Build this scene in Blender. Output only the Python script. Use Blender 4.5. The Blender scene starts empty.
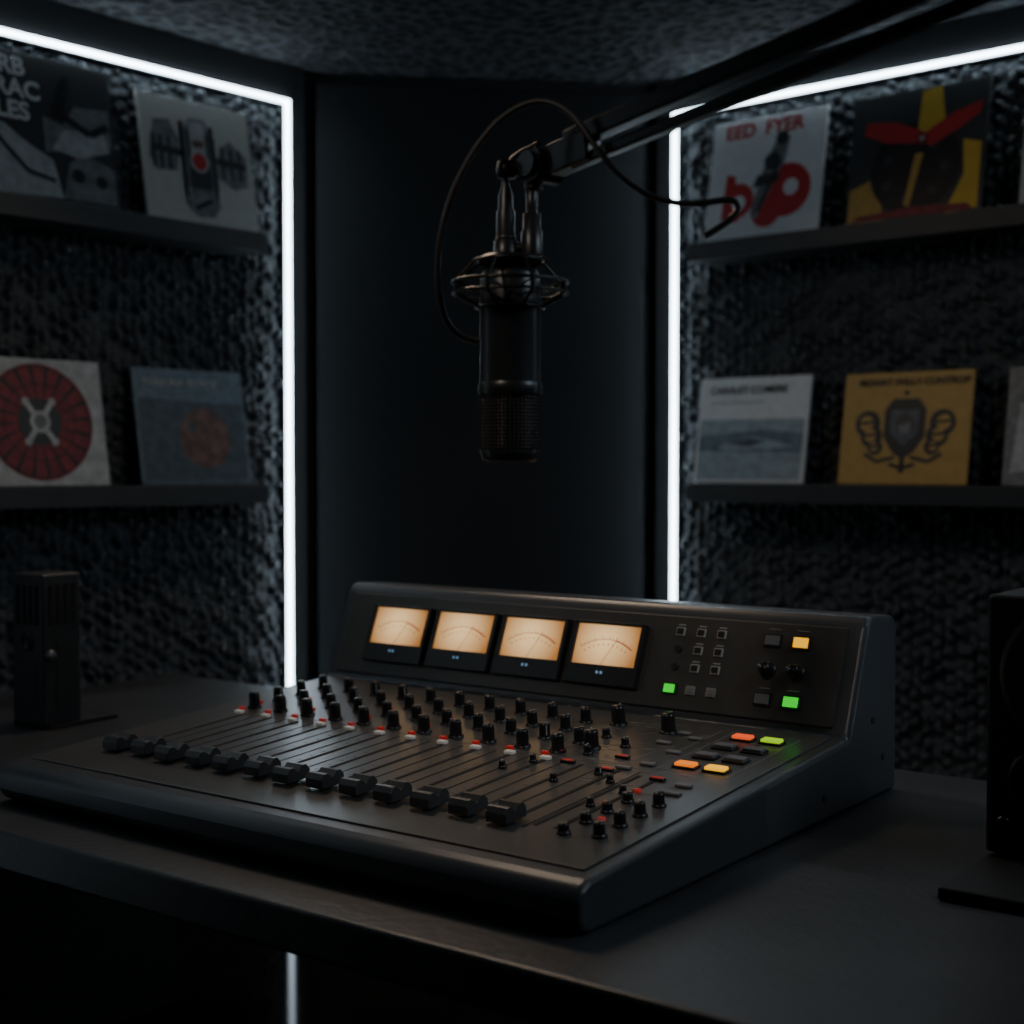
import bpy, math, random
import numpy as np
from mathutils import Vector, Matrix
random.seed(4)
C=bpy.context.scene.collection
# ---------------------------------------------------------------- materials
def mat(name,col,rough=.5,metal=0.,emis=None,es=0.,var=0.,vscale=20.,bump=0.,bscale=80.,spec=.5,detail=4):
    m=bpy.data.materials.new(name); m.use_nodes=True
    nt=m.node_tree; b=nt.nodes['Principled BSDF']
    b.inputs['Roughness'].default_value=rough; b.inputs['Metallic'].default_value=metal
    b.inputs['Base Color'].default_value=(*col,1)
    b.inputs['Specular IOR Level'].default_value=spec
    tc=nt.nodes.new('ShaderNodeTexCoord')
    if var>0:
        n=nt.nodes.new('ShaderNodeTexNoise'); n.inputs['Scale'].default_value=vscale; n.inputs['Detail'].default_value=detail
        nt.links.new(tc.outputs['Object'],n.inputs['Vector'])
        r=nt.nodes.new('ShaderNodeValToRGB'); r.color_ramp.elements[0].position=.3; r.color_ramp.elements[1].position=.7
        r.color_ramp.elements[0].color=(*[c*(1-var) for c in col],1)
        r.color_ramp.elements[1].color=(*[min(1,c*(1+var)) for c in col],1)
        nt.links.new(n.outputs['Fac'],r.inputs['Fac']); nt.links.new(r.outputs['Color'],b.inputs['Base Color'])
    if bump>0:
        n2=nt.nodes.new('ShaderNodeTexNoise'); n2.inputs['Scale'].default_value=bscale; n2.inputs['Detail'].default_value=detail
        nt.links.new(tc.outputs['Object'],n2.inputs['Vector'])
        bp=nt.nodes.new('ShaderNodeBump'); bp.inputs['Strength'].default_value=bump; bp.inputs['Distance'].default_value=.01
        nt.links.new(n2.outputs['Fac'],bp.inputs['Height']); nt.links.new(bp.outputs['Normal'],b.inputs['Normal'])
    if emis:
        b.inputs['Emission Color'].default_value=(*emis,1); b.inputs['Emission Strength'].default_value=es
    return m
M_body=mat('console_metal',(.085,.090,.097),.34,.4,var=.08,vscale=6,bump=.03,bscale=400)
M_deck=mat('console_deck',(.105,.103,.101),.31,.4,var=.1,vscale=8)
M_panel=mat('console_panel',(.080,.074,.068),.36,.3,var=.1,vscale=8)
M_black=mat('black_plastic',(.014,.014,.015),.35,var=.1)
M_matte=mat('matte_black',(.012,.013,.014),.55,var=.1)
M_knob=mat('knob_plastic',(.016,.016,.017),.30)
M_cap=mat('fader_cap_plastic',(.050,.050,.051),.33)
M_slot=mat('slot_black',(.003,.003,.003),.8)
M_print=mat('deck_print',(.45,.45,.44),.6)
M_dim=mat('deck_print_dim',(.24,.24,.24),.6)
M_white=mat('white_button',(.7,.69,.66),.5,emis=(1,.9,.8),es=.06)
M_redb=mat('red_button',(.48,.03,.025),.4,emis=(1,.03,.02),es=.12)
M_gray=mat('gray_button',(.18,.18,.19),.5)
M_green=mat('green_lit',(.01,.4,.02),.4,emis=(.0,1,.02),es=.75)
M_yellow=mat('yellow_lit',(.7,.4,.01),.4,emis=(1,.46,.0),es=1.2)
M_yg=mat('yellowgreen_lit',(.4,.5,.01),.4,emis=(.5,1,.0),es=.65)
M_orange=mat('orange_lit',(.8,.2,.01),.4,emis=(1,.22,.01),es=.9)
M_redlit=mat('redorange_lit',(.8,.1,.01),.4,emis=(1,.10,.02),es=.9)
M_blue=mat('blue_mark',(.2,.4,.6),.4,emis=(.3,.6,1),es=.3)
M_ink=mat('meter_ink',(.05,.02,.01),.6)
M_redink=mat('meter_red_ink',(.5,.02,.01),.6,emis=(.8,.05,.02),es=.2)
M_desk=mat('desk_laminate',(.038,.040,.043),.40,var=.3,vscale=5,bump=.12,bscale=60,detail=8)
M_shelf=mat('shelf_dark_wood',(.022,.025,.028),.5,var=.15)
M_trim=mat('trim_black',(.010,.011,.012),.5,var=.1)
M_cpanel=mat('panel_fabric',(.0185,.0208,.023),.85,var=.12,vscale=120,bump=.15,bscale=500,spec=.25)
M_foam=mat('acoustic_foam',(.046,.053,.060),.5,var=.5,vscale=90,bump=.45,bscale=200)
M_wall=mat('wall_dark',(.015,.017,.02),.8,var=.1)
M_floor=mat('floor_polished',(.010,.008,.007),.07,var=.2,vscale=4,spec=.015)
M_led=mat('led_diffuser',(.9,.95,1),.4,emis=(.72,.88,1.0),es=14.0)
M_grille=mat('mic_grille',(.09,.085,.078),.36,.6)
M_mic=mat('mic_black_metal',(.026,.029,.032),.34,.35)
M_arm=mat('arm_black_metal',(.014,.014,.015),.34,.3)
M_cable=mat('cable_rubber',(.035,.033,.032),.36)
M_silver=mat('dull_metal',(.16,.16,.17),.4,.8)
M_cone=mat('speaker_cone',(.04,.03,.024),.55)

def ceil_mat():
    m=bpy.data.materials.new('ceiling_stucco'); m.use_nodes=True
    nt=m.node_tree; b=nt.nodes['Principled BSDF']; b.inputs['Roughness'].default_value=.9
    tc=nt.nodes.new('ShaderNodeTexCoord')
    v=nt.nodes.new('ShaderNodeTexVoronoi'); v.inputs['Scale'].default_value=26; v.feature='F1'
    n=nt.nodes.new('ShaderNodeTexNoise'); n.inputs['Scale'].default_value=35; n.inputs['Detail'].default_value=6
    nt.links.new(tc.outputs['Object'],n.inputs['Vector']); nt.links.new(tc.outputs['Object'],v.inputs['Vector'])
    mu=nt.nodes.new('ShaderNodeMath'); mu.operation='MULTIPLY'
    nt.links.new(v.outputs['Distance'],mu.inputs[0]); nt.links.new(n.outputs['Fac'],mu.inputs[1])
    r=nt.nodes.new('ShaderNodeValToRGB'); r.color_ramp.elements[0].position=.12; r.color_ramp.elements[1].position=.36
    r.color_ramp.elements[0].color=(.003,.004,.005,1); r.color_ramp.elements[1].color=(.070,.077,.085,1)
    nt.links.new(mu.outputs[0],r.inputs['Fac']); nt.links.new(r.outputs['Color'],b.inputs['Base Color'])
    bp=nt.nodes.new('ShaderNodeBump'); bp.inputs['Strength'].default_value=1; bp.inputs['Distance'].default_value=.06
    nt.links.new(mu.outputs[0],bp.inputs['Height']); nt.links.new(bp.outputs['Normal'],b.inputs['Normal'])
    return m
M_ceil=ceil_mat()
def meter_mat():
    # backlit paper: incandescent bulb glow falls off from the bulb position
    m=bpy.data.materials.new('meter_backlight'); m.use_nodes=True
    nt=m.node_tree; b=nt.nodes['Principled BSDF']
    b.inputs['Base Color'].default_value=(.50,.33,.16,1); b.inputs['Roughness'].default_value=.5
    tc=nt.nodes.new('ShaderNodeTexCoord')
    mp=nt.nodes.new('ShaderNodeMapping'); mp.inputs['Location'].default_value=(.006,-.006,0)
    nt.links.new(tc.outputs['Object'],mp.inputs['Vector'])
    ln=nt.nodes.new('ShaderNodeVectorMath'); ln.operation='LENGTH'; nt.links.new(mp.outputs['Vector'],ln.inputs[0])
    mr=nt.nodes.new('ShaderNodeMapRange'); mr.inputs['From Min'].default_value=.008; mr.inputs['From Max'].default_value=.068
    nt.links.new(ln.outputs['Value'],mr.inputs['Value'])
    r=nt.nodes.new('ShaderNodeValToRGB')
    r.color_ramp.elements[0].color=(1.0,.64,.29,1); r.color_ramp.elements[1].color=(.30,.105,.015,1)
    nt.links.new(mr.outputs['Result'],r.inputs['Fac']); nt.links.new(r.outputs['Color'],b.inputs['Emission Color'])
    b.inputs['Emission Strength'].default_value=1.2
    return m
M_meter=meter_mat()

# ---------------------------------------------------------------- mesh builder
class MB:
    def __init__(s): s.v=[];s.f=[];s.m=[];s.sm=[];s.mats=[]
    def mi(s,m):
        if m not in s.mats: s.mats.append(m)
        return s.mats.index(m)
    def add(s,vs,fs,m,M=None,smooth=False):
        o=len(s.v)
        for p in vs:
            p=Vector(p)
            if M is not None: p=M@p
            s.v.append(tuple(p))
        k=s.mi(m)
        for f in fs:
            s.f.append([i+o for i in f]); s.m.append(k); s.sm.append(smooth)
    def box(s,c,d,m,M=None):
        x,y,z=c; a,b,h=d[0]/2,d[1]/2,d[2]/2
        vs=[(x+i*a,y+j*b,z+k*h) for k in(-1,1) for j in(-1,1) for i in(-1,1)]
        s.add(vs,[(0,2,3,1),(4,5,7,6),(0,1,5,4),(2,6,7,3),(0,4,6,2),(1,3,7,5)],m,M)
    def lathe(s,prof,m,M=None,n=32,caps=True,smooth=True):
        vs=[];fs=[]
        for r,z in prof:
            for i in range(n):
                a=2*math.pi*i/n; vs.append((r*math.cos(a),r*math.sin(a),z))
        for k in range(len(prof)-1):
            for i in range(n):
                j=(i+1)%n; fs.append((k*n+i,k*n+j,(k+1)*n+j,(k+1)*n+i))
        s.add(vs,fs,m,M,smooth)
        if caps:
            for idx,(r,z) in((0,prof[0]),(1,prof[-1])):
                if r>1e-6:
                    c=[(r*math.cos(2*math.pi*i/n),r*math.sin(2*math.pi*i/n),z) for i in range(n)]
                    f=list(range(n)); 
                    if idx==0:f.reverse()
                    s.add(c,[f],m,M)
    def cyl(s,c,r,h,m,M=None,n=24,r2=None):
        T=Matrix.Translation(c)
        if M is not None: T=M@T
        s.lathe([(r,0),(r2 if r2 is not None else r,h)],m,T,n)
    def tube(s,p,q,r,m,n=12,r2=None):
        p=Vector(p);q=Vector(q);d=q-p
        M=Matrix.Translation(p)@d.to_track_quat('Z','Y').to_matrix().to_4x4()
        s.lathe([(r,0),(r if r2 is None else r2,d.length)],m,M,n)
    def torus(s,R,r,m,M=None,n=40,k=8):
        vs=[];fs=[]
        for i in range(n):
            a=2*math.pi*i/n
            for j in range(k):
                b=2*math.pi*j/k; rr=R+r*math.cos(b)
                vs.append((rr*math.cos(a),rr*math.sin(a),r*math.sin(b)))
        for i in range(n):
            for j in range(k):
                i2=(i+1)%n;j2=(j+1)%k
                fs.append((i*k+j,i2*k+j,i2*k+j2,i*k+j2))
        s.add(vs,fs,m,M,True)
    def prism(s,prof,x0,x1,m,M=None):   # prof in (y,z)
        n=len(prof)
        vs=[(x0,y,z) for y,z in prof]+[(x1,y,z) for y,z in prof]
        fs=[(i,(i+1)%n,n+(i+1)%n,n+i) for i in range(n)]
        fs+= [tuple(range(n-1,-1,-1)),tuple(range(n,2*n))]
        s.add(vs,fs,m,M)
    def poly(s,pts,z,m,M=None):
        s.add([(x,y,z) for x,y in pts],[tuple(range(len(pts)))],m,M)
    def disc(s,cx,cy,r,z,m,M=None,n=40,ry=None):
        ry=r if ry is None else ry
        s.poly([(cx+r*math.cos(2*math.pi*i/n),cy+ry*math.sin(2*math.pi*i/n)) for i in range(n)],z,m,M)
    def strip(s,pts,w,z,m,M=None):
        for (x0,y0),(x1,y1) in zip(pts[:-1],pts[1:]):
            d=Vector((x1-x0,y1-y0)); 
            if d.length==0: continue
            n=Vector((-d.y,d.x)).normalized()*w/2
            s.poly([(x0+n.x,y0+n.y),(x0-n.x,y0-n.y),(x1-n.x,y1-n.y),(x1+n.x,y1+n.y)],z,m,M)
    def build(s,name,parent=None,mw=None,bevel=0,seg=3,fix=True):
        me=bpy.data.meshes.new(name); me.from_pydata(s.v,[],s.f)
        for m in s.mats: me.materials.append(m)
        me.polygons.foreach_set('material_index',s.m); me.polygons.foreach_set('use_smooth',s.sm); me.update()
        if fix:
            import bmesh
            bm=bmesh.new(); bm.from_mesh(me); bmesh.ops.recalc_face_normals(bm,faces=bm.faces); bm.to_mesh(me); bm.free()
        ob=bpy.data.objects.new(name,me); C.objects.link(ob)
        if mw is not None: ob.matrix_world=mw
        if parent is not None:
            ob.parent=parent; ob.matrix_parent_inverse=Matrix.Identity(4)
            ob.matrix_local=mw if mw is not None else Matrix.Identity(4)
        if bevel>0:
            b=ob.modifiers.new('bevel','BEVEL'); b.width=bevel; b.segments=seg; b.limit_method='ANGLE'; b.angle_limit=math.radians(30)
            b.harden_normals=False
        return ob
def empty(name,M):
    e=bpy.data.objects.new(name,None); e.empty_display_size=.1; C.objects.link(e); e.matrix_world=M; return e
def curve(name,pts,r,m,parent=None,cyc=False):
    cu=bpy.data.curves.new(name,'CURVE'); cu.dimensions='3D'; cu.bevel_depth=r; cu.bevel_resolution=4; cu.resolution_u=16
    sp=cu.splines.new('NURBS'); sp.points.add(len(pts)-1)
    for p,q in zip(sp.points,pts): p.co=(*q,1)
    sp.order_u=4; sp.use_endpoint_u=True; sp.use_cyclic_u=cyc
    cu.materials.append(m); ob=bpy.data.objects.new(name,cu); C.objects.link(ob)
    if parent: 
        ob.parent=parent; ob.matrix_parent_inverse=parent.matrix_world.inverted()
    return ob
RX=lambda a:Matrix.Rotation(a,4,'X'); RY=lambda a:Matrix.Rotation(a,4,'Y'); RZ=lambda a:Matrix.Rotation(a,4,'Z')
T=lambda x,y,z:Matrix.Translation((x,y,z))

# ---------------------------------------------------------------- room
CO=Vector((-.0878,4.797)); DL=Vector((.656,.755)).normalized(); DR=Vector((.755,-.656)).normalized()
NL=Vector((DL.y,-DL.x)); NR=Vector((DR.y,-DR.x))
LB=Vector((-.65,4.15)); RB=Vector((.484,4.30))
H=2.398; S=4.0
def wallbox(name,p,q,n,t,z0,z1,m):
    # slab from p to q (2D) lying behind the line (away from n), built in its own local frame
    d=(q-p); Ln=d.length; d=d.normalized(); up=Vector((0,0,1))
    M=Matrix(((d.x,n.x,0,p.x),(d.y,n.y,0,p.y),(0,0,1,0),(0,0,0,1)))
    b=MB(); b.box((Ln/2,-t/2,(z0+z1)/2),(Ln,t,z1-z0),m)
    return b.build(name,mw=M)
LE=LB-DL*S; RE=RB+DR*S
wallbox('wall_left',LE,LB+DL*.02,NL,.12,0,H,M_wall)
wallbox('wall_right',RB-DR*.02,RE,NR,.12,0,H,M_wall)
BK=LE+(RE-CO)
wallbox('wall_back',LE,BK,DL,.12,0,H,M_wall)
wallbox('wall_side',BK,RE,-DR,.12,0,H,M_wall)
pts=[CO+Vector((0,.3)),LE-DL*.2-NL*.15,BK+Vector((0,-.3)),RE+DR*.2-NR*.15]
def slab(name,z0,z1,m):
    b=MB(); vs=[(p.x,p.y,z0) for p in pts]+[(p.x,p.y,z1) for p in pts]
    b.add(vs,[(3,2,1,0),(4,5,6,7),(0,1,5,4),(1,2,6,5),(2,3,7,6),(3,0,4,7)],m); return b.build(name)
slab('floor',-.1,0,M_floor); slab('ceiling',H,H+.1,M_ceil)
# corner panel
A=Vector((-.655,4.215)); B=Vector((.50,4.365)); nC=Vector(((B-A).y,-(B-A).x)).normalized(); dC=(B-A).normalized()
wallbox('wall_corner',A,B,nC,.1,0,H,M_trim)
L=(B-A).length
Mc=Matrix(((dC.x,nC.x,0,A.x),(dC.y,nC.y,0,A.y),(0,0,1,0),(0,0,0,1)))
cp=MB(); cp.box((.078+(L-.182)/2,.016,(H-.03)/2+.002),(L-.182,.028,H-.034),M_cpanel)
cp.build('corner_acoustic_panel',mw=Mc,bevel=.006)
# foam walls
def foam(O,D,Nn,s0,s1,z0,z1,sign):
    ns=int((s1-s0)/.0045); nz=int((z1-z0)/.0045)
    s=np.linspace(s0,s1,ns+1)[None,:]; z=np.linspace(z0,z1,nz+1)[:,None]
    rng=np.random.RandomState(3 if sign<0 else 8)
    R1=rng.rand(300,300);R2=rng.rand(300,300);R3=rng.rand(300,300)
    w=.030; hg=.036
    sw=s+.002*np.sin(z*41+s*17)+.002*np.sin(z*93); zw=z+.003*np.sin(s*67+z*13)
    best=np.zeros((nz+1,ns+1))
    ci=np.floor(sw/w).astype(int)
    for dc in(-1,0,1):
        c=ci+dc
        zz=zw/hg+.5*(c%2); ri=np.floor(zz).astype(int)
        for dr in(-1,0,1):
            r=ri+dr
            a=R1[r%300,c%300]; b=R2[r%300,c%300]; e=R3[r%300,c%300]
            cx=(c+.5+.28*(a-.5))*w; cz=(r+.5+.45*(b-.5)-.5*(c%2))*hg
            tilt=(e-.5)*1.7
            dx=(sw-cx)+tilt*(zw-cz)*.5; dz=(zw-cz)
            d2=(np.abs(dx)/(w*(.34+.14*e)))**2.6+(np.abs(dz)/(hg*(.36+.18*a)))**2.6
            best=np.maximum(best,np.clip(1-d2,0,1)**.55*(.30+1.15*b))
    h=best*.019+.003+.0015*np.sin(s*411+z*297)*np.sin(z*373-s*261)
    M=Matrix(((sign*D.x,Nn.x,0,O.x),(sign*D.y,Nn.y,0,O.y),(0,0,1,0),(0,0,0,1)))
    P=np.zeros((nz+1,ns+1,3)); P[...,0]=s; P[...,1]=h; P[...,2]=z
    idx=np.arange((nz+1)*(ns+1)).reshape(nz+1,ns+1)
    q=np.stack([idx[:-1,:-1],idx[:-1,1:],idx[1:,1:],idx[1:,:-1]],-1).reshape(-1,4)
    if sign>0: q=q[:,::-1]
    me=bpy.data.meshes.new('acoustic_foam_wall_panel'); me.vertices.add(P.size//3); me.vertices.foreach_set('co',P.ravel())
    me.loops.add(q.size); me.loops.foreach_set('vertex_index',q.ravel().astype(np.int32))
    me.polygons.add(len(q)); me.polygons.foreach_set('loop_start',np.arange(0,q.size,4,dtype=np.int32))
    me.update(calc_edges=True); me.polygons.foreach_set('use_smooth',np.ones(len(q),bool)); me.materials.append(M_foam)
    ob=bpy.data.objects.new('acoustic_foam_wall_panel',me); C.objects.link(ob); ob.matrix_world=M
foam(LB,DL,NL,.045,2.75,0.05,2.27,-1)
foam(RB,DR,NR,.045,2.75,0.05,2.27,1)
# LED frames : local x along wall away from corner, y = into room, z up
ZT=2.288; X0=.030; X1=2.77
def led(O,D,Nn,sign):
    M=Matrix(((sign*D.x,Nn.x,0,O.x),(sign*D.y,Nn.y,0,O.y),(0,0,1,0),(0,0,0,1)))
    e=empty('led_light_strip',M)
    b=MB(); w=.0115; y=.036; hh=ZT-.06; cz=ZT-hh/2; cx=(X0+X1)/2; lx=X1-X0
    b.box((X0,y,cz),(w,.013,hh+w),M_led)
    b.box((X1,y,cz),(w,.013,hh+w),M_led)
    b.box((cx,y,ZT),(lx-w,.013,w),M_led)
    b.build('diffuser',e)
    b=MB()
    b.box((X0,.0145,cz),(.018,.028,hh),M_trim)
    b.box((X1,.0145,cz),(.018,.028,hh),M_trim)
    b.box((cx,.0145,ZT),(lx,.028,.018),M_trim)
    b.build('channel',e)
    t=MB(); t.box((1.99,.014,(ZT+.014+H-.002)/2),(3.98,.024,H-.002-ZT-.014),M_trim); t.build('trim_1',mw=M)
    t=MB(); t.box((-.012,.016,H/2),(.052,.030,H-.004),M_trim); t.build('trim_2',mw=M)
led(LB,DL,NL,-1); led(RB,DR,NR,1)
# shelves
def shelf(O,D,Nn,sign,s0,ztop):
    M=Matrix(((sign*D.x,Nn.x,0,O.x),(sign*D.y,Nn.y,0,O.y),(0,0,1,0),(0,0,0,1)))
    b=MB(); b.box((s0+1.15,.0935,ztop-.026),(2.3,.133,.052),M_shelf)
    b.build('wall_shelf',mw=M,bevel=.003)
ZU,ZL=1.880,1.198
for z in(ZU,ZL):
    shelf(LB,DL,NL,-1,.205,z); shelf(RB,DR,NR,1,.158,z)

# ---------------------------------------------------------------- record sleeves
def cm(name,c,r=.45,v=.06): return mat('print_'+name,c,r,var=v,vscale=35)
K_white=cm('white',(.66,.68,.69)); K_cream=cm('cream',(.48,.48,.45)); K_dark=cm('dark',(.034,.037,.040)); K_gray=cm('gray',(.17,.18,.19),v=.35)
K_lg=cm('lightgray',(.38,.40,.41),v=.25); K_red=cm('red',(.46,.025,.03)); K_dred=cm('darkred',(.21,.02,.025),v=.3); K_yel=cm('yellow',(.60,.38,.04))
K_gold=cm('gold',(.46,.28,.06),v=.1); K_blue=cm('slate',(.12,.17,.21),v=.3); K_mist=cm('mist',(.27,.34,.38),v=.2); K_blk=cm('ink',(.012,.012,.014)); K_rust=cm('rust',(.15,.075,.06),v=.5); K_slate2=cm('slate_dark',(.06,.08,.10),v=.3)
def sleeve(O,D,Nn,sign,sl,z,w,h,base,art,p=.100,lean=9.5):
    l=math.radians(lean); up=Vector((0,0,1)); n3=Vector((Nn.x,Nn.y,0)); d3=Vector((D.x,D.y,0))
    Y=up*math.cos(l)-n3*math.sin(l); Z=n3*math.cos(l)+up*math.sin(l)
    pos=Vector((O.x,O.y,0))+d3*sign*sl+n3*p+Vector((0,0,z+.0015))
    M=Matrix(((d3.x,Y.x,Z.x,pos.x),(d3.y,Y.y,Z.y,pos.y),(d3.z,Y.z,Z.z,pos.z),(0,0,0,1)))
    e=empty('record_sleeve',M)
    b=MB(); b.box((w/2,h/2,-.004),(w,h,.008),base); b.build('cover',e,bevel=.001,seg=1)
    a=MB(); txt=art(a,w,h); a.build('artwork',e,fix=False)
    for t,x,y,sz,m,off in (txt or []):
        cu=bpy.data.curves.new('lettering','FONT'); cu.body=t; cu.size=sz; cu.align_x='LEFT'; cu.extrude=.0003; cu.offset=off; cu.materials.append(m)
        o=bpy.data.objects.new('lettering',cu); C.objects.link(o); o.parent=e; o.matrix_local=T(x,y,.004)
def P(l,w,h): return [(x*w,y*h) for x,y in l]
def art_lu1(a,w,h):
    a.poly(P([(.45,.35),(.97,.45),(.97,.72),(.70,.70),(.60,.55),(.45,.6)],w,h),.001,K_gray)
    a.poly(P([(.02,.03),(.55,.05),(.5,.30),(.3,.40),(.15,.50),(.02,.5)],w,h),.0015,K_lg)
    a.poly(P([(.55,.05),(.62,.3),(.75,.38),(.97,.30),(.97,.05)],w,h),.002,K_gray)
    a.poly(P([(.50,.38),(.60,.52),(.90,.56),(.95,.42),(.70,.34)],w,h),.0022,K_lg)
    a.disc(.68*w,.22*h,.05*w,.0025,K_blk); a.disc(.86*w,.2*h,.045*w,.0025,K_blk)
    a.poly(P([(.5,.6),(.62,.9),(.68,.88),(.6,.58)],w,h),.0025,K_blk)
    a.strip(P([(.6,.62),(.8,.52),(.95,.6)],w,h),.02,.003,K_blk)
    a.strip(P([(.10,.40),(.30,.20),(.50,.16)],w,h),.012,.003,K_dark)
    return [('FRB',.06*w,.84*h,.062,K_white,.002),('RAC',.10*w,.69*h,.062,K_white,.002),('SLES',.02*w,.54*h,.062,K_white,.002)]
def art_lu2(a,w,h):
    a.poly(P([(.06,.50),(.12,.80),(.26,.82),(.34,.66),(.30,.42),(.12,.40)],w,h),.001,K_gray)
    a.poly(P([(.66,.42),(.70,.66),(.80,.74),(.95,.62),(.94,.38),(.80,.34)],w,h),.001,K_gray)
    for x in(.10,.17,.24,.72,.80,.88): a.strip(P([(x,.42),(x,.68)],w,h),.009,.0015,K_blk)
    a.strip(P([(.08,.58),(.94,.54)],w,h),.02,.002,K_dark)
    a.poly(P([(.34,.30),(.36,.74),(.44,.86),(.58,.86),(.66,.72),(.66,.30)],w,h),.0025,K_gray)
    a.poly(P([(.40,.20),(.40,.76),(.60,.76),(.60,.20)],w,h),.003,K_dark)
    a.poly(P([(.43,.58),(.43,.84),(.57,.84),(.57,.58)],w,h),.0033,K_lg)
    for x in(.36,.63): a.strip(P([(x,.22),(x,.82)],w,h),.012,.0034,K_blk)
    a.disc(.5*w,.52*h,.085*w,.0036,K_lg); a.disc(.5*w,.52*h,.065*w,.0038,K_red)
    a.strip(P([(.45,.66),(.55,.66)],w,h),.02,.0037,K_rust)
    a.poly(P([(.34,.18),(.44,.08),(.58,.08),(.66,.18),(.60,.30),(.40,.30)],w,h),.0035,K_gray)
    a.strip(P([(.42,.14),(.58,.22)],w,h),.014,.0038,K_blk)
def art_ll1(a,w,h):
    c=(.5*w,.5*h); R=.46*h
    a.disc(*c,R,.001,K_dred,n=64)
    for i in range(20):
        t=2*math.pi*i/20; a.poly([(c[0]+.3*R*math.cos(t),c[1]+.3*R*math.sin(t)),(c[0]+R*.97*math.cos(t+.05),c[1]+R*.97*math.sin(t+.05)),(c[0]+R*.97*math.cos(t+.13),c[1]+R*.97*math.sin(t+.13))],.0015,K_blk)
    for r in(.95,.66):
        a.strip([(c[0]+R*r*math.cos(2*math.pi*i/48),c[1]+R*r*math.sin(2*math.pi*i/48)) for i in range(49)],.003,.002,K_blk)
    a.disc(*c,.40*R,.0025,K_dark)
    for t in(.95,2.2,4.09,5.34): 
        a.strip([c,(c[0]+.42*R*math.cos(t),c[1]+.42*R*math.sin(t))],.014,.003,K_lg)
        a.disc(c[0]+.42*R*math.cos(t),c[1]+.42*R*math.sin(t),.010,.0032,K_lg)
    a.disc(*c,.19*R,.0034,K_lg); a.disc(*c,.12*R,.0037,K_gray)
def art_ll2(a,w,h):
    a.poly(P([(.03,.03),(.97,.03),(.97,.70),(.03,.74)],w,h),.001,K_slate2)
    a.disc(.60*w,.40*h,.23*w,.0015,K_rust,n=48); a.disc(.64*w,.36*h,.13*w,.002,K_rust)
    a.disc(.48*w,.50*h,.04*w,.0024,K_slate2)
    return [('PARBUNA GORDE',.08*w,.84*h,.029,K_lg,0.0005)]
def art_ru1(a,w,h):
    a.disc(.28*w,.33*h,.14*w,.001,K_red); a.disc(.29*w,.31*h,.06*w,.0014,K_white)
    a.poly(P([(.14,.18),(.30,.16),(.24,.54),(.16,.56)],w,h),.0012,K_red)
    a.disc(.70*w,.37*h,.21*w,.001,K_red); a.disc(.74*w,.39*h,.065*w,.0014,K_white)
    a.disc(.54*w,.22*h,.13*w,.0012,K_red)
    a.poly(P([(.40,.20),(.46,.16),(.66,.60),(.70,.80),(.60,.84),(.52,.66),(.46,.48)],w,h),.002,K_gray)
    a.poly(P([(.40,.42),(.44,.52),(.64,.52),(.62,.44)],w,h),.0022,K_dark)
    a.disc(.63*w,.80*h,.055*w,.0023,K_dark)
    a.strip(P([(.47,.22),(.62,.62)],w,h),.01,.0026,K_blk)
    a.disc(.56*w,.62*h,.07*w,.0024,K_dark)
    return [('EED  FYER',.12*w,.85*h,.056,K_red,.0015)]
def art_ru2(a,w,h):
    a.poly(P([(.02,.02),(.30,.02),(.22,.36),(.02,.28)],w,h),.0012,K_gold)
    a.poly(P([(.74,.02),(.97,.04),(.97,.52),(.84,.56),(.86,.3)],w,h),.0012,K_yel)
    a.poly(P([(.20,.30),(.24,.62),(.42,.72),(.5,.6),(.3,.3)],w,h),.0011,K_gold)
    a.disc(.50*w,.40*h,.33*w,.0016,K_blk,n=48)
    a.poly(P([(.50,.62),(.52,.97),(.66,.99),(.70,.74),(.62,.60)],w,h),.002,K_yel)
    a.poly(P([(.10,.70),(.12,.79),(.34,.76),(.54,.67),(.52,.58),(.28,.61)],w,h),.0024,K_red)
    a.poly(P([(.95,.74),(.96,.83),(.76,.77),(.54,.64),(.60,.54),(.80,.64)],w,h),.0024,K_red)
    a.poly(P([(.50,.50),(.44,.12),(.48,.10),(.56,.50)],w,h),.0022,K_gold)
    a.disc(.54*w,.61*h,.045*w,.0028,K_dred); a.disc(.54*w,.61*h,.018*w,.003,K_lg)
    for t in range(7): a.disc(.5*w+.22*w*math.cos(t*.9),.38*h+.22*h*math.sin(t*.9),.035*w,.002,K_dark)
    a.poly(P([(.05,.03),(.95,.03),(.9,.08),(.5,.10),(.1,.07)],w,h),.0026,K_dred)
def art_rl1(a,w,h):
    a.poly(P([(.03,.03),(.97,.03),(.97,.60),(.03,.60)],w,h),.001,K_mist)
    a.poly(P([(.03,.30),(.97,.28),(.97,.46),(.6,.50),(.03,.44)],w,h),.0018,K_blue)
    a.poly(P([(.20,.34),(.50,.43),(.70,.40),(.90,.34),(.6,.31),(.3,.30)],w,h),.002,K_mist)
    a.poly(P([(.30,.37),(.50,.42),(.64,.39),(.5,.34)],w,h),.0024,K_slate2)
    a.strip(P([(.12,.76),(.6,.76)],w,h),.003,.001,K_gray)
    return [('CARALET COMERE',.10*w,.845*h,.030,K_dark,0.0004)]
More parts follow.
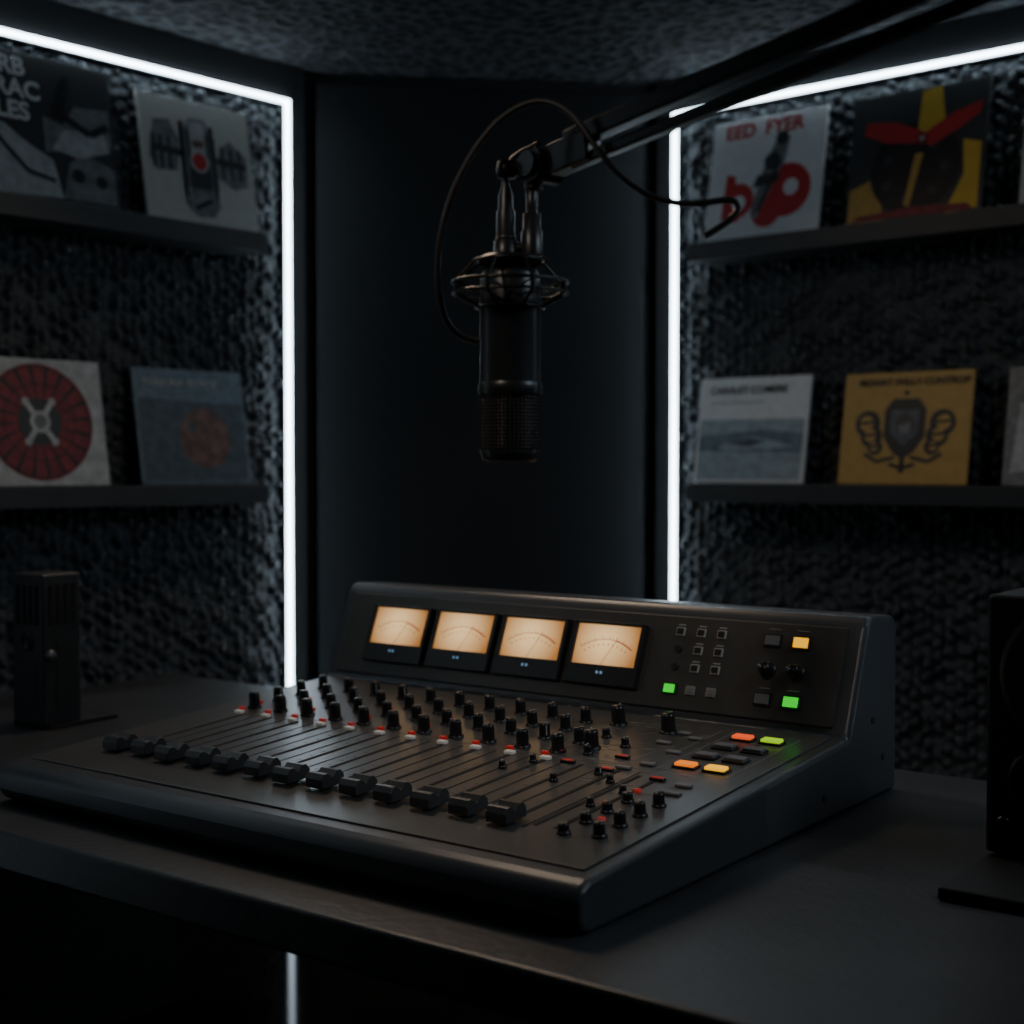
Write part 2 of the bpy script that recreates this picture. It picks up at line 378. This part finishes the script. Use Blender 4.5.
def art_rl2(a,w,h):
    a.poly(P([(.34,.66),(.40,.76),(.60,.76),(.66,.66),(.66,.42),(.58,.28),(.50,.22),(.42,.28),(.34,.42)],w,h),.001,K_blk)
    a.poly(P([(.39,.66),(.61,.66),(.61,.46),(.50,.33),(.39,.46)],w,h),.0015,K_slate2)
    a.disc(.5*w,.54*h,.07*w,.002,K_dark); a.poly(P([(.45,.52),(.55,.56),(.54,.46),(.48,.44)],w,h),.0023,K_gray)
    a.poly(P([(.48,.25),(.52,.25),(.52,.10),(.48,.10)],w,h),.001,K_blk)
    for sx in(-1,1):
        for i,(r,yy) in enumerate([(.20,.54),(.17,.43),(.12,.33)]):
            cx=.5+sx*(.29-.035*i)
            a.disc(cx*w,yy*h,.5*r*w,.0008+.0001*i,K_blk,n=24); a.disc((cx+sx*.01)*w,(yy+.005)*h,.28*r*w,.0012+.0001*i,K_gold,n=20)
            a.strip(P([(cx-r*.45,yy),(cx+r*.45,yy+.02)],w,h),.008,.0015,K_blk)
        a.strip(P([(.5+sx*.06,.24),(.5+sx*.20,.20),(.5+sx*.30,.27)],w,h),.010,.001,K_blk)
    a.strip(P([(.40,.18),(.5,.14),(.60,.18)],w,h),.010,.001,K_blk)
    a.disc(.5*w,.81*h,.02*w,.001,K_blk)
    return [('MONAT WILLY CUNTROP',.12*w,.88*h,.026,K_blk,0.0004)]
def art_rl3(a,w,h):
    a.poly(P([(.05,.1),(.5,.2),(.4,.6),(.1,.7)],w,h),.001,K_lg); a.poly(P([(.2,.3),(.6,.1),(.8,.6),(.5,.8)],w,h),.0014,K_dark)
def L_(sr,z,w,h,b,art): sleeve(LB,DL,NL,-1,sr+w,z,w,h,b,art)
def R_(s,z,w,h,b,art): sleeve(RB,DR,NR,1,s,z,w,h,b,art)
L_(.185,ZU,.36,.345,K_cream,art_lu2); L_(.625,ZU,.36,.37,K_dark,art_lu1)
L_(.215,ZL,.355,.31,K_blue,art_ll2); L_(.665,ZL,.36,.315,K_lg,art_ll1)
R_(.175,ZU,.365,.355,K_white,art_ru1); R_(.620,ZU,.375,.355,K_dark,art_ru2); R_(1.09,ZU,.36,.35,K_lg,art_rl3)
R_(.140,ZL,.36,.305,K_white,art_rl1); R_(.605,ZL,.36,.300,K_gold,art_rl2); R_(1.055,ZL,.36,.30,K_gray,art_rl3)

# ---------------------------------------------------------------- desk
TH=math.radians(-36.6)
MD=T(-.763,2.123,0)@RZ(TH)
de=empty('studio_desk',MD)
b=MB(); b.box((.7,.44,.7225),(3.0,1.12,.055),M_desk); b.build('desktop',de,bevel=.006)
b=MB(); b.box((-.72,.44,.347),(.04,.95,.694),M_shelf); b.box((2.12,.44,.347),(.04,.95,.694),M_shelf)
b.build('legs',de,bevel=.003)

# ---------------------------------------------------------------- mixing console
MM=T(-.763,2.115,.7505)@RZ(TH); me_=empty('audio_mixing_console',MM)
W=1.048; SL=.0690; SA=math.atan(SL); ZF=.0575
zd=lambda y:ZF+SL*y
YP=.684; ZP=zd(YP)
prof=[(.008,0),(-.006,.006),(-.013,.020),(-.013,.040),(-.007,.051),(.009,ZF+.0005),(YP,ZP),(.749,.266),(.758,.273),(.768,.275),(.850,.270),(.864,.258),(.864,0)]
b=MB(); b.prism(prof,.006,W,M_body); b.build('body',me_,bevel=.008,seg=4)
def DM(x,y): return T(x,y,zd(y)+.001)@RX(SA)
b=MB()
DP=T(0,0,ZF)@RX(SA)
b.box((W/2+.003,.350,.0012),(W-.05,.640,.0024),M_deck,DP)
b.build('deck_plate',me_,bevel=.001,seg=2)
pr=MB()
def dk(x,y,w,d,h,m,z=.0016,B=pr): B.box((0,0,z+h/2),(w,d,h),m,DM(x,y))
FX=[.116+.0611*i for i in range(13)]
KX=[.094+.0625*i for i in range(13)]
DY=-.010
for i,x in enumerate(FX):
    dk(x,.250,.0060,.262,.0006,M_slot)
    dk(x+.0306,.250,.0022,.27,.0003,M_slot)
    for k in range(10):
        dk(x-.011,.138+.025*k,.006,.0009,.0003,M_dim)
    dk(x,.104,.014,.0012,.0003,M_dim)
for x in(.888,.918):
    dk(x,.25,.0060,.24,.0006,M_slot)
    for k in range(10): dk(x-.009,.145+.023*k,.005,.0008,.0003,M_dim)
for x in(.695,.870): dk(x,.52,.0009,.22,.0003,M_dim)
dk(.48,.400,.80,.0009,.0003,M_dim)
for i in range(13):
    for y in(.445,.5,.555,.61):
        dk(KX[i]+.0,y-.033,.016,.0011,.0003,M_dim)
for _ in range(80):
    dk(random.uniform(.7,.99),random.uniform(.3,.63),random.choice([.008,.012,.016]),.0013,.0003,M_dim)
for (x0,x1,y0,y1) in[(.89,.995,.410,.635),(.715,.84,.41,.49)]:
    for y in(y0,y1): dk((x0+x1)/2,y,x1-x0,.0009,.0003,M_dim)
    for x in(x0,x1): dk(x,(y0+y1)/2,.0009,y1-y0,.0003,M_dim)
pr.build('deck_markings',me_)
# fader caps
fc=MB(); cprof=[(-.021,0),(-.021,.012),(-.016,.0190),(-.010,.0195),(0,.0125),(.009,.0195),(.015,.0190),(.021,.012),(.021,0)]
offs=[.0,.004,-.003,.002,.0,.003,-.002,.001,0,-.001,0,.001,-.002]
for x,o in zip(FX,offs):
    M=DM(x,.127+o)
    fc.prism(cprof,-.0155,.0155,M_cap,M@T(0,0,.0045))
    fc.box((0,0,.003),(.005,.02,.006),M_black,M)
    fc.box((0,0,.0173),(.030,.0012,.0012),M_print,M)
fc.build('fader_caps',me_,bevel=.0015,seg=2)
# knobs
kn=MB()
def knob(x,y,r=.0085,h=.022,m=M_knob,ang=None,B=kn,M=None,ring=True):
    M=(DM(x,y+DY) if M is None else M)@T(0,0,.0015)
    if ring: B.lathe([(r*1.3,0),(r*1.25,.0025),(r*1.0,.004)],M_black,M,20)
    B.lathe([(r*1.02,.002),(r*.95,h*.85),(r*.80,h),(0,h+.0002)],m,M,20,caps=False)
    a=random.uniform(-2.2,2.2) if ang is None else ang
    B.box((0,r*.55,h+.0006),(.0016,r*.7,.0006),M_print,M@RZ(a))
    B.box((0,r*.97,h*.55),(.0016,.0012,h*.6),M_print,M@RZ(a))
rows=[.432,.488,.543,.598]
for j,y in enumerate(rows):
    for i in range(11 if j<2 else 10):
        knob(KX[i]+.0,y,.0095 if j in(0,) else .0085,.027 if j==0 else .024)
knob(KX[10]-.010,.610,.0110,.030)
knob(.803,.600,.0110,.030); knob(.752,.470,.0105,.028)
for x,y in[(.735,.535),(.79,.50),(.765,.44)]: knob(x,y,.006,.014)
for j in range(4):
    knob(.937,.130+.047*j,.0068,.013); knob(.980,.140+.045*j,.0075,.018)
for x,y in[(.912,.300),(.905,.235),(.870,.335),(.80,.305),(.835,.36),(.70,.325),(.72,.37)]: knob(x,y,.0048,.011)
for x,y in[(.912,.300),(.905,.235),(.937,.177)]: kn.lathe([(.0050,0),(.0050,.005),(0,.0055)],M_redb,DM(x+.012,y+DY+.016),12,caps=False)
kn.build('knobs',me_)
bt=MB()
def btn(x,y,w,d,h,m,B=bt): 
    B.box((0,0,.0016+h/2),(w,d,h),m,DM(x,y+DY))
for i in range(11):
    btn(KX[i]+.008,.390,.016,.010,.005,M_white)
    btn(KX[i]-.006,.409,.011,.007,.006,M_redb)
    if i%2==0: btn(KX[i]-.018,.462,.008,.008,.004,M_redb)
    if i in(1,4,6,8): btn(KX[i]-.02,.52,.008,.006,.004,M_redb)
for x,y in[(.765,.390),(.835,.380),(.920,.372),(.72,.43),(.82,.445)]: 
    btn(x,y,.022,.009,.004,M_black); btn(x,y,.018,.007,.0048,M_redb)
for x,y in[(.965,.362),(.87,.43),(.87,.50),(.970,.325),(.83,.54),(.86,.58),(.83,.60),(.85,.40)]: btn(x,y,.022,.010,.004,M_gray)
CB={(0,0):M_orange,(0,1):M_yellow,(1,0):M_gray,(1,1):M_gray,(2,0):M_gray,(2,1):M_gray,(3,0):M_redlit,(3,1):M_yg}
for (r,c),m in CB.items(): 
    btn(.921+.046*c,.446+.055*r,.035,.022,.003,M_black); btn(.921+.046*c,.446+.055*r,.029,.016,.007,m)
bt.build('buttons',me_,bevel=.001,seg=1)
# upright meter panel
PM=T(0,YP,ZP)@RX(math.atan2(.266-ZP,.749-YP))
b=MB(); b.box((W/2+.003,.088,.002),(W-.060,.152,.006),M_panel,PM); b.build('meter_panel',me_,bevel=.002,seg=2)
vu=MB(); vm=MB()
Z0=.005; MXO=.002
for cx in(.164,.314,.463,.613):
    cx+=MXO
    vu.box((cx,.089,Z0+.003),(.141,.106,.006),M_black,PM)
    y0,y1=.069,.137; ww=.122
    fm=MB(); fm.box((0,0,0),(ww,y1-y0,.0008),M_meter); fm.build('meter_face',me_,mw=PM@T(cx,(y0+y1)/2,Z0+.0062))
    for sx in(-1,1): vu.box((cx+sx*(ww/2+.004),.103,Z0+.008),(.008,.078,.006),M_black,PM)
    vu.box((cx,y1+.0025,Z0+.008),(ww+.016,.005,.006),M_black,PM)
    vu.box((cx,.0525,Z0+.008),(ww+.016,.033,.006),M_black,PM)
    zc=Z0+.0070; pcx,pcy=cx,.030; R=.083
    arc=lambda t,R:(pcx+R*math.sin(t)*1.0,pcy+R*math.cos(t))
    tt=[-.62+1.24*i/30 for i in range(31)]
    vm.strip([arc(t,R) for t in tt[:21]],.0009,zc,M_ink,PM)
    vm.strip([arc(t,R) for t in tt[20:]],.0020,zc,M_redink,PM)
    for i in range(0,31,2): 
        t=tt[i]; vm.strip([arc(t,R),arc(t,R+(.006 if i%4==0 else .0035))],.0008,zc+.0001,M_ink if i<20 else M_redink,PM)
    for i in range(1,30,3): vm.strip([arc(tt[i],R-.010),arc(tt[i],R-.0075)],.002,zc,M_ink,PM)
    vm.strip([arc(-.1,.040),arc(.22,.088)],.0009,zc+.0006,M_ink,PM)
    vm.disc(cx-.005,.056,.0026,Z0+.0117,M_blue,PM,12); vm.disc(cx+.003,.056,.0026,Z0+.0117,M_blue,PM,12)
    vu.cyl((cx,.0565,Z0+.010),.009,.0014,M_matte,PM,20)
vu.build('vu_meters',me_,bevel=.0008,seg=1); vm.build('vu_scales',me_,fix=False)
pb=MB()
def pbn(x,f,w,h,m,t=.006): pb.box((x+MXO,f*.170+.005,Z0+t/2),(w,h,t),m,PM)
for f,xs in((.78,(.742,.779,.815)),(.61,(.779,.815)),(.44,(.779,.815))):
    for x in xs:
        pbn(x,f,.015,.013,M_print,.003); pbn(x,f,.0115,.0095,M_black,.0045)
        pb.box((x+MXO,f*.170+.016,Z0+.0003),(.013,.0016,.0006),M_print,PM)
for f in(.61,.44): pb.cyl((.745,f*.17+.005,Z0),.006,.003,M_black,PM,16)
for x in(.779,.815):
    pbn(x,.23,.016,.014,M_dim,.004); pbn(x,.23,.009,.008,M_gray,.005)
pbn(.742,.23,.024,.018,M_black,.003); pbn(.742,.23,.018,.013,M_green)
for x,f,m in((.903,.76,M_gray),(.950,.76,M_yellow),(.903,.22,M_gray),(.950,.22,M_green)):
    pbn(x,f,.029,.021,M_black,.003); pbn(x,f,.023,.015,m)
for x in(.903,.950):
    pb.box((x+MXO,.153,Z0+.0003),(.02,.0016,.0006),M_dim,PM)
    pb.box((x+MXO,.060,Z0+.0003),(.02,.0016,.0006),M_dim,PM)
    knob(0,0,.0105,.020,ang=1.2,B=pb,M=PM@T(x+MXO,.088,Z0-.001))
pb.build('panel_controls',me_,bevel=.0006,seg=1)
sd=MB()
for y,z in((.810,.060),(.770,.120),(.60,.035)): sd.lathe([(.006,0),(.006,.0015),(.004,.002)],M_matte,T(W,y,z)@RY(math.pi/2),16)
sd.build('side_screws',me_)

# ---------------------------------------------------------------- microphone
mx,my=-.002,1.60
mic=empty('studio_microphone',T(mx,my,0))
b=MB()
z0=1.254
b.lathe([(.0,z0),(.027,z0),(.0315,z0+.003),(.0325,z0+.008),(.0325,z0+.012)],M_mic,n=48,caps=False)
b.lathe([(.0345,z0+.074),(.0360,z0+.077),(.0360,z0+.086),(.0345,z0+.089)],M_mic,n=48,caps=False)
b.lathe([(.0340,z0+.086),(.0340,1.425),(.0345,1.427),(.0345,1.436),(.0335,1.440),(.0335,1.462),(.030,1.468),(.0,1.468)],M_mic,n=48,caps=False)
b.lathe([(.0338,z0+.009),(.0338,z0+.013)],M_mic,n=48,caps=False)
b.build('body',mic)
g=MB(); g.lathe([(.0300,z0+.010),(.0300,z0+.078)],M_slot,n=40)
for i in range(44):
    a=2*math.pi*i/44; x,y=.0320*math.cos(a),.0320*math.sin(a); g.tube((x,y,z0+.010),(x,y,z0+.076),.0007,M_grille,5)
for i in range(17): g.torus(.0322,.0006,M_grille,T(0,0,z0+.012+.004*i),44,5)
for a in(0,math.pi/2,math.pi,1.5*math.pi): g.tube((.033*math.cos(a),.033*math.sin(a),z0+.01),(.033*math.cos(a),.033*math.sin(a),z0+.077),.0014,M_mic,8)
g.build('grille',mic)
s=MB()
zc=1.448
s.torus(.064,.0022,M_arm,T(0,0,zc+.006),6*8,8)
s.torus(.064,.0018,M_arm,T(0,0,zc-.006),48,8)
s.torus(.041,.0020,M_arm,T(0,0,zc+.030),40,8)
s.torus(.038,.0020,M_arm,T(0,0,zc-.022),40,8)
s.lathe([(.034,zc+.026),(.036,zc+.028),(.036,zc+.033),(.030,zc+.036),(.012,zc+.036)],M_arm,n=36,caps=False)
for i in range(8):
    a=2*math.pi*(i+.5)/8; ca,sa=math.cos(a),math.sin(a)
    s.tube((.064*ca,.064*sa,zc-.007),(.064*ca,.064*sa,zc+.007),.0030,M_arm,8)
    s.tube((.064*ca,.064*sa,zc+.006),(.040*ca,.040*sa,zc+.031),.0020,M_arm,8)
    s.tube((.064*ca,.064*sa,zc-.006),(.037*ca,.037*sa,zc-.022),.0020,M_arm,8)
    for da in(-.38,.38):
        s.tube((.064*ca,.064*sa,zc+.004),(.035*math.cos(a+da),.035*math.sin(a+da),zc-.006),.0012,M_cable,6)
s.lathe([(.0135,zc+.034),(.0135,zc+.052),(.0105,zc+.054),(.0105,zc+.085),(.0085,zc+.088),(.0085,zc+.102),(.005,zc+.112),(.0035,zc+.120)],M_mic,T(-.005,0,0),24)
s.torus(.0106,.0012,M_silver,T(-.005,0,zc+.056),24,6)
s.lathe([(.012,zc+.036),(.012,zc+.062),(.010,zc+.064),(.010,zc+.082),(.0065,zc+.083),(.0065,zc+.108)],M_mic,T(.024,-.004,0),24)
s.tube((.022,-.004,zc+.044),(-.005,0,zc+.044),.006,M_arm,10)
s.build('shock_mount',mic)
# boom arm
arm=empty('microphone_boom_arm',T(0,0,0))
a=MB()
J=Vector((.034,1.596,1.583)); D=Vector((.291,-.35,.051)).normalized()
E=J+D*.80
side=D.cross(Vector((0,0,1))).normalized(); upv=side.cross(D).normalized()
def rod(p,q,w,h,m):
    d=(q-p); X=d.normalized(); Mx=Matrix(((X.x,side.x,upv.x,p.x),(X.y,side.y,upv.y,p.y),(X.z,side.z,upv.z,p.z),(0,0,0,1)))
    a.box((d.length/2,0,0),(d.length,w,h),m,Mx)
rod(J+D*.045+upv*.015,E+upv*.015,.020,.020,M_arm)
rod(J+D*.050-upv*.012,E-upv*.012,.014,.013,M_arm)
rod(J+D*.02,J+D*.085,.024,.034,M_arm)
rod(J+D*.70,E,.028,.05,M_arm)
a.build('upper_arm',arm,bevel=.003)
a=MB()
a.tube(J-side*.020,J+side*.020,.020,M_arm,28); a.tube(J-side*.028,J-side*.020,.012,M_arm,24)
a.tube(J+side*.020,J+side*.026,.014,M_mic,24)
a.tube(J+Vector((-.010,0,-.026)),J+Vector((-.008,0,0)),.0105,M_arm,20)
a.tube(J+Vector((-.034,.002,-.002)),J,.009,M_arm,18)
a.lathe([(.0,-.010),(.010,-.009),(.012,0),(.010,.009),(0,.010)],M_arm,T(J.x-.040,J.y+.002,J.z-.004),20,caps=False)
a.tube(E-side*.02,E+side*.02,.028,M_arm,28)
F=Vector((.86,.98,.80))
a.tube(E+side*.012,F+side*.012,.009,M_arm,16); a.tube(E-side*.012,F-side*.012,.009,M_arm,16)
a.tube(F-side*.02,F+side*.02,.022,M_arm,24)
a.tube((F.x,F.y,.752),(F.x,F.y,.80),.014,M_arm,20); a.tube((F.x,F.y,.751),(F.x,F.y,.762),.04,M_arm,28)
a.build('joints',arm)
cab=[(-.036,1.645,1.393),(-.062,1.64,1.393),(-.086,1.61,1.422),(-.083,1.58,1.50),(-.060,1.57,1.568),(-.020,1.56,1.626),(.030,1.54,1.648),(.068,1.52,1.622),(.094,1.50,1.570),(.138,1.50,1.530),(.190,1.50,1.520),(.232,1.50,1.532),(.242,1.50,1.518),(.224,1.50,1.502),(.202,1.50,1.490)]
co=curve('microphone_cable',cab,.0035,M_cable)
c2=curve('cable_stub',[(mx-.005,1.60,zc+.115),(mx-.006,1.60,zc+.132),(.0,1.598,zc+.145),(.012,1.59,zc+.150),(.03,1.575,zc+.155)],.0031,M_cable,mic)

# ---------------------------------------------------------------- desk speaker (left)
M_spk=mat('speaker_cabinet',(.036,.037,.040),.36,.25,var=.1)
sp=empty('desk_speaker',T(-.894,2.725,.7505)@RZ(math.radians(57)))
b=MB(); b.box((0,0,.150),(.090,.090,.288),M_spk); b.build('cabinet',sp,bevel=.005)
b=MB(); b.box((.045,.0,.004),(.16,.11,.007),M_matte)
for i in range(4):
    b.box((-.027+.018*i,-.0455,.235),(.009,.002,.075),M_slot)
    b.box((-.0455,-.027+.018*i,.235),(.002,.009,.075),M_slot)
Mf=T(0,-.0450,0)@RX(math.pi/2)
b.lathe([(.011,0),(.011,.006),(.008,.009),(0,.009)],M_silver,Mf@T(-.030,.140,0),24,caps=False)
b.box((.010,-.0455,.10),(.050,.001,.13),M_matte)
Ml=T(-.0450,0,0)@RY(-math.pi/2)
b.lathe([(.018,0),(.018,.003),(.014,.004),(.012,.001),(0,.001)],M_mic,Ml@T(.165,.0,0),24,caps=False)
b.box((-.0455,0,.085),(.001,.055,.09),M_matte)
b.build('grille_and_knobs',sp)
# ---------------------------------------------------------------- monitor speaker (right)
mo=empty('studio_monitor_speaker',T(-.763,2.123,.7505)@RZ(TH)@T(1.305,.507,0))
b=MB(); b.box((.115,.12,.180),(.23,.24,.320),M_matte); b.build('cabinet',mo,bevel=.006)
b=MB(); b.box((.13,.0,.008),(.26,.33,.015),M_matte); b.box((.115,.1,.017),(.16,.16,.010),M_black); b.build('stand_base',mo,bevel=.003)
Mf=RX(math.pi/2)
b=MB()
b.lathe([(.086,-.001),(.088,.004),(.080,.007),(.074,.005),(.068,.007),(.062,.003),(.03,-.0005),(0,.003)],M_cone,Mf@T(.105,.245,.0),40,caps=False)
b.lathe([(.034,-.001),(.036,.004),(.028,.005),(.022,.001),(.012,.004),(0,.006)],M_black,Mf@T(.062,.115,.0),32,caps=False)
b.lathe([(.009,0),(.009,.008),(.007,.01),(0,.01)],M_knob,Mf@T(.025,.06,0),20,caps=False)
b.build('drivers',mo)

# ---------------------------------------------------------------- lights
def area(name,loc,target,size,power,col,sy=None):
    l=bpy.data.lights.new(name,'AREA'); l.size=size; l.energy=power; l.color=col
    if sy: l.shape='RECTANGLE'; l.size_y=sy
    o=bpy.data.objects.new(name,l); C.objects.link(o); o.location=loc
    o.rotation_euler=(Vector(target)-Vector(loc)).to_track_quat('-Z','Y').to_euler(); return o
area('ceiling_light_cool',(1.5,1.3,2.30),(.3,1.9,.8),.7,11,(.74,.88,1.0))
area('ceiling_light_warm',(-.35,3.05,2.34),(0,1.9,.8),.35,8,(1.0,.76,.55))
def spot(name,loc,target,power,col,ang,r=.12):
    l=bpy.data.lights.new(name,'SPOT'); l.energy=power; l.color=col; l.spot_size=math.radians(ang); l.spot_blend=1; l.shadow_soft_size=r
    o=bpy.data.objects.new(name,l); C.objects.link(o); o.location=loc
    o.rotation_euler=(Vector(target)-Vector(loc)).to_track_quat('-Z','Y').to_euler(); return o
spot('fill_spot_warm',(-.75,.75,2.30),(.20,2.15,.90),22,(1.0,.84,.70),32)  # unseen warm fill, added from front-above to brighten the meter panel
w=bpy.data.worlds.new('world'); bpy.context.scene.world=w; w.use_nodes=True
w.node_tree.nodes['Background'].inputs[0].default_value=(.01,.013,.016,1)

# ---------------------------------------------------------------- camera
cd=bpy.data.cameras.new('camera'); cam=bpy.data.objects.new('camera',cd); C.objects.link(cam)
cd.lens=50; cd.sensor_width=36; cam.location=(0,0,1.25); cam.rotation_euler=(math.radians(90-1.89),0,0)
cd.clip_start=.05
cd.dof.use_dof=True; cd.dof.focus_distance=1.95; cd.dof.aperture_fstop=3.2
bpy.context.scene.camera=cam
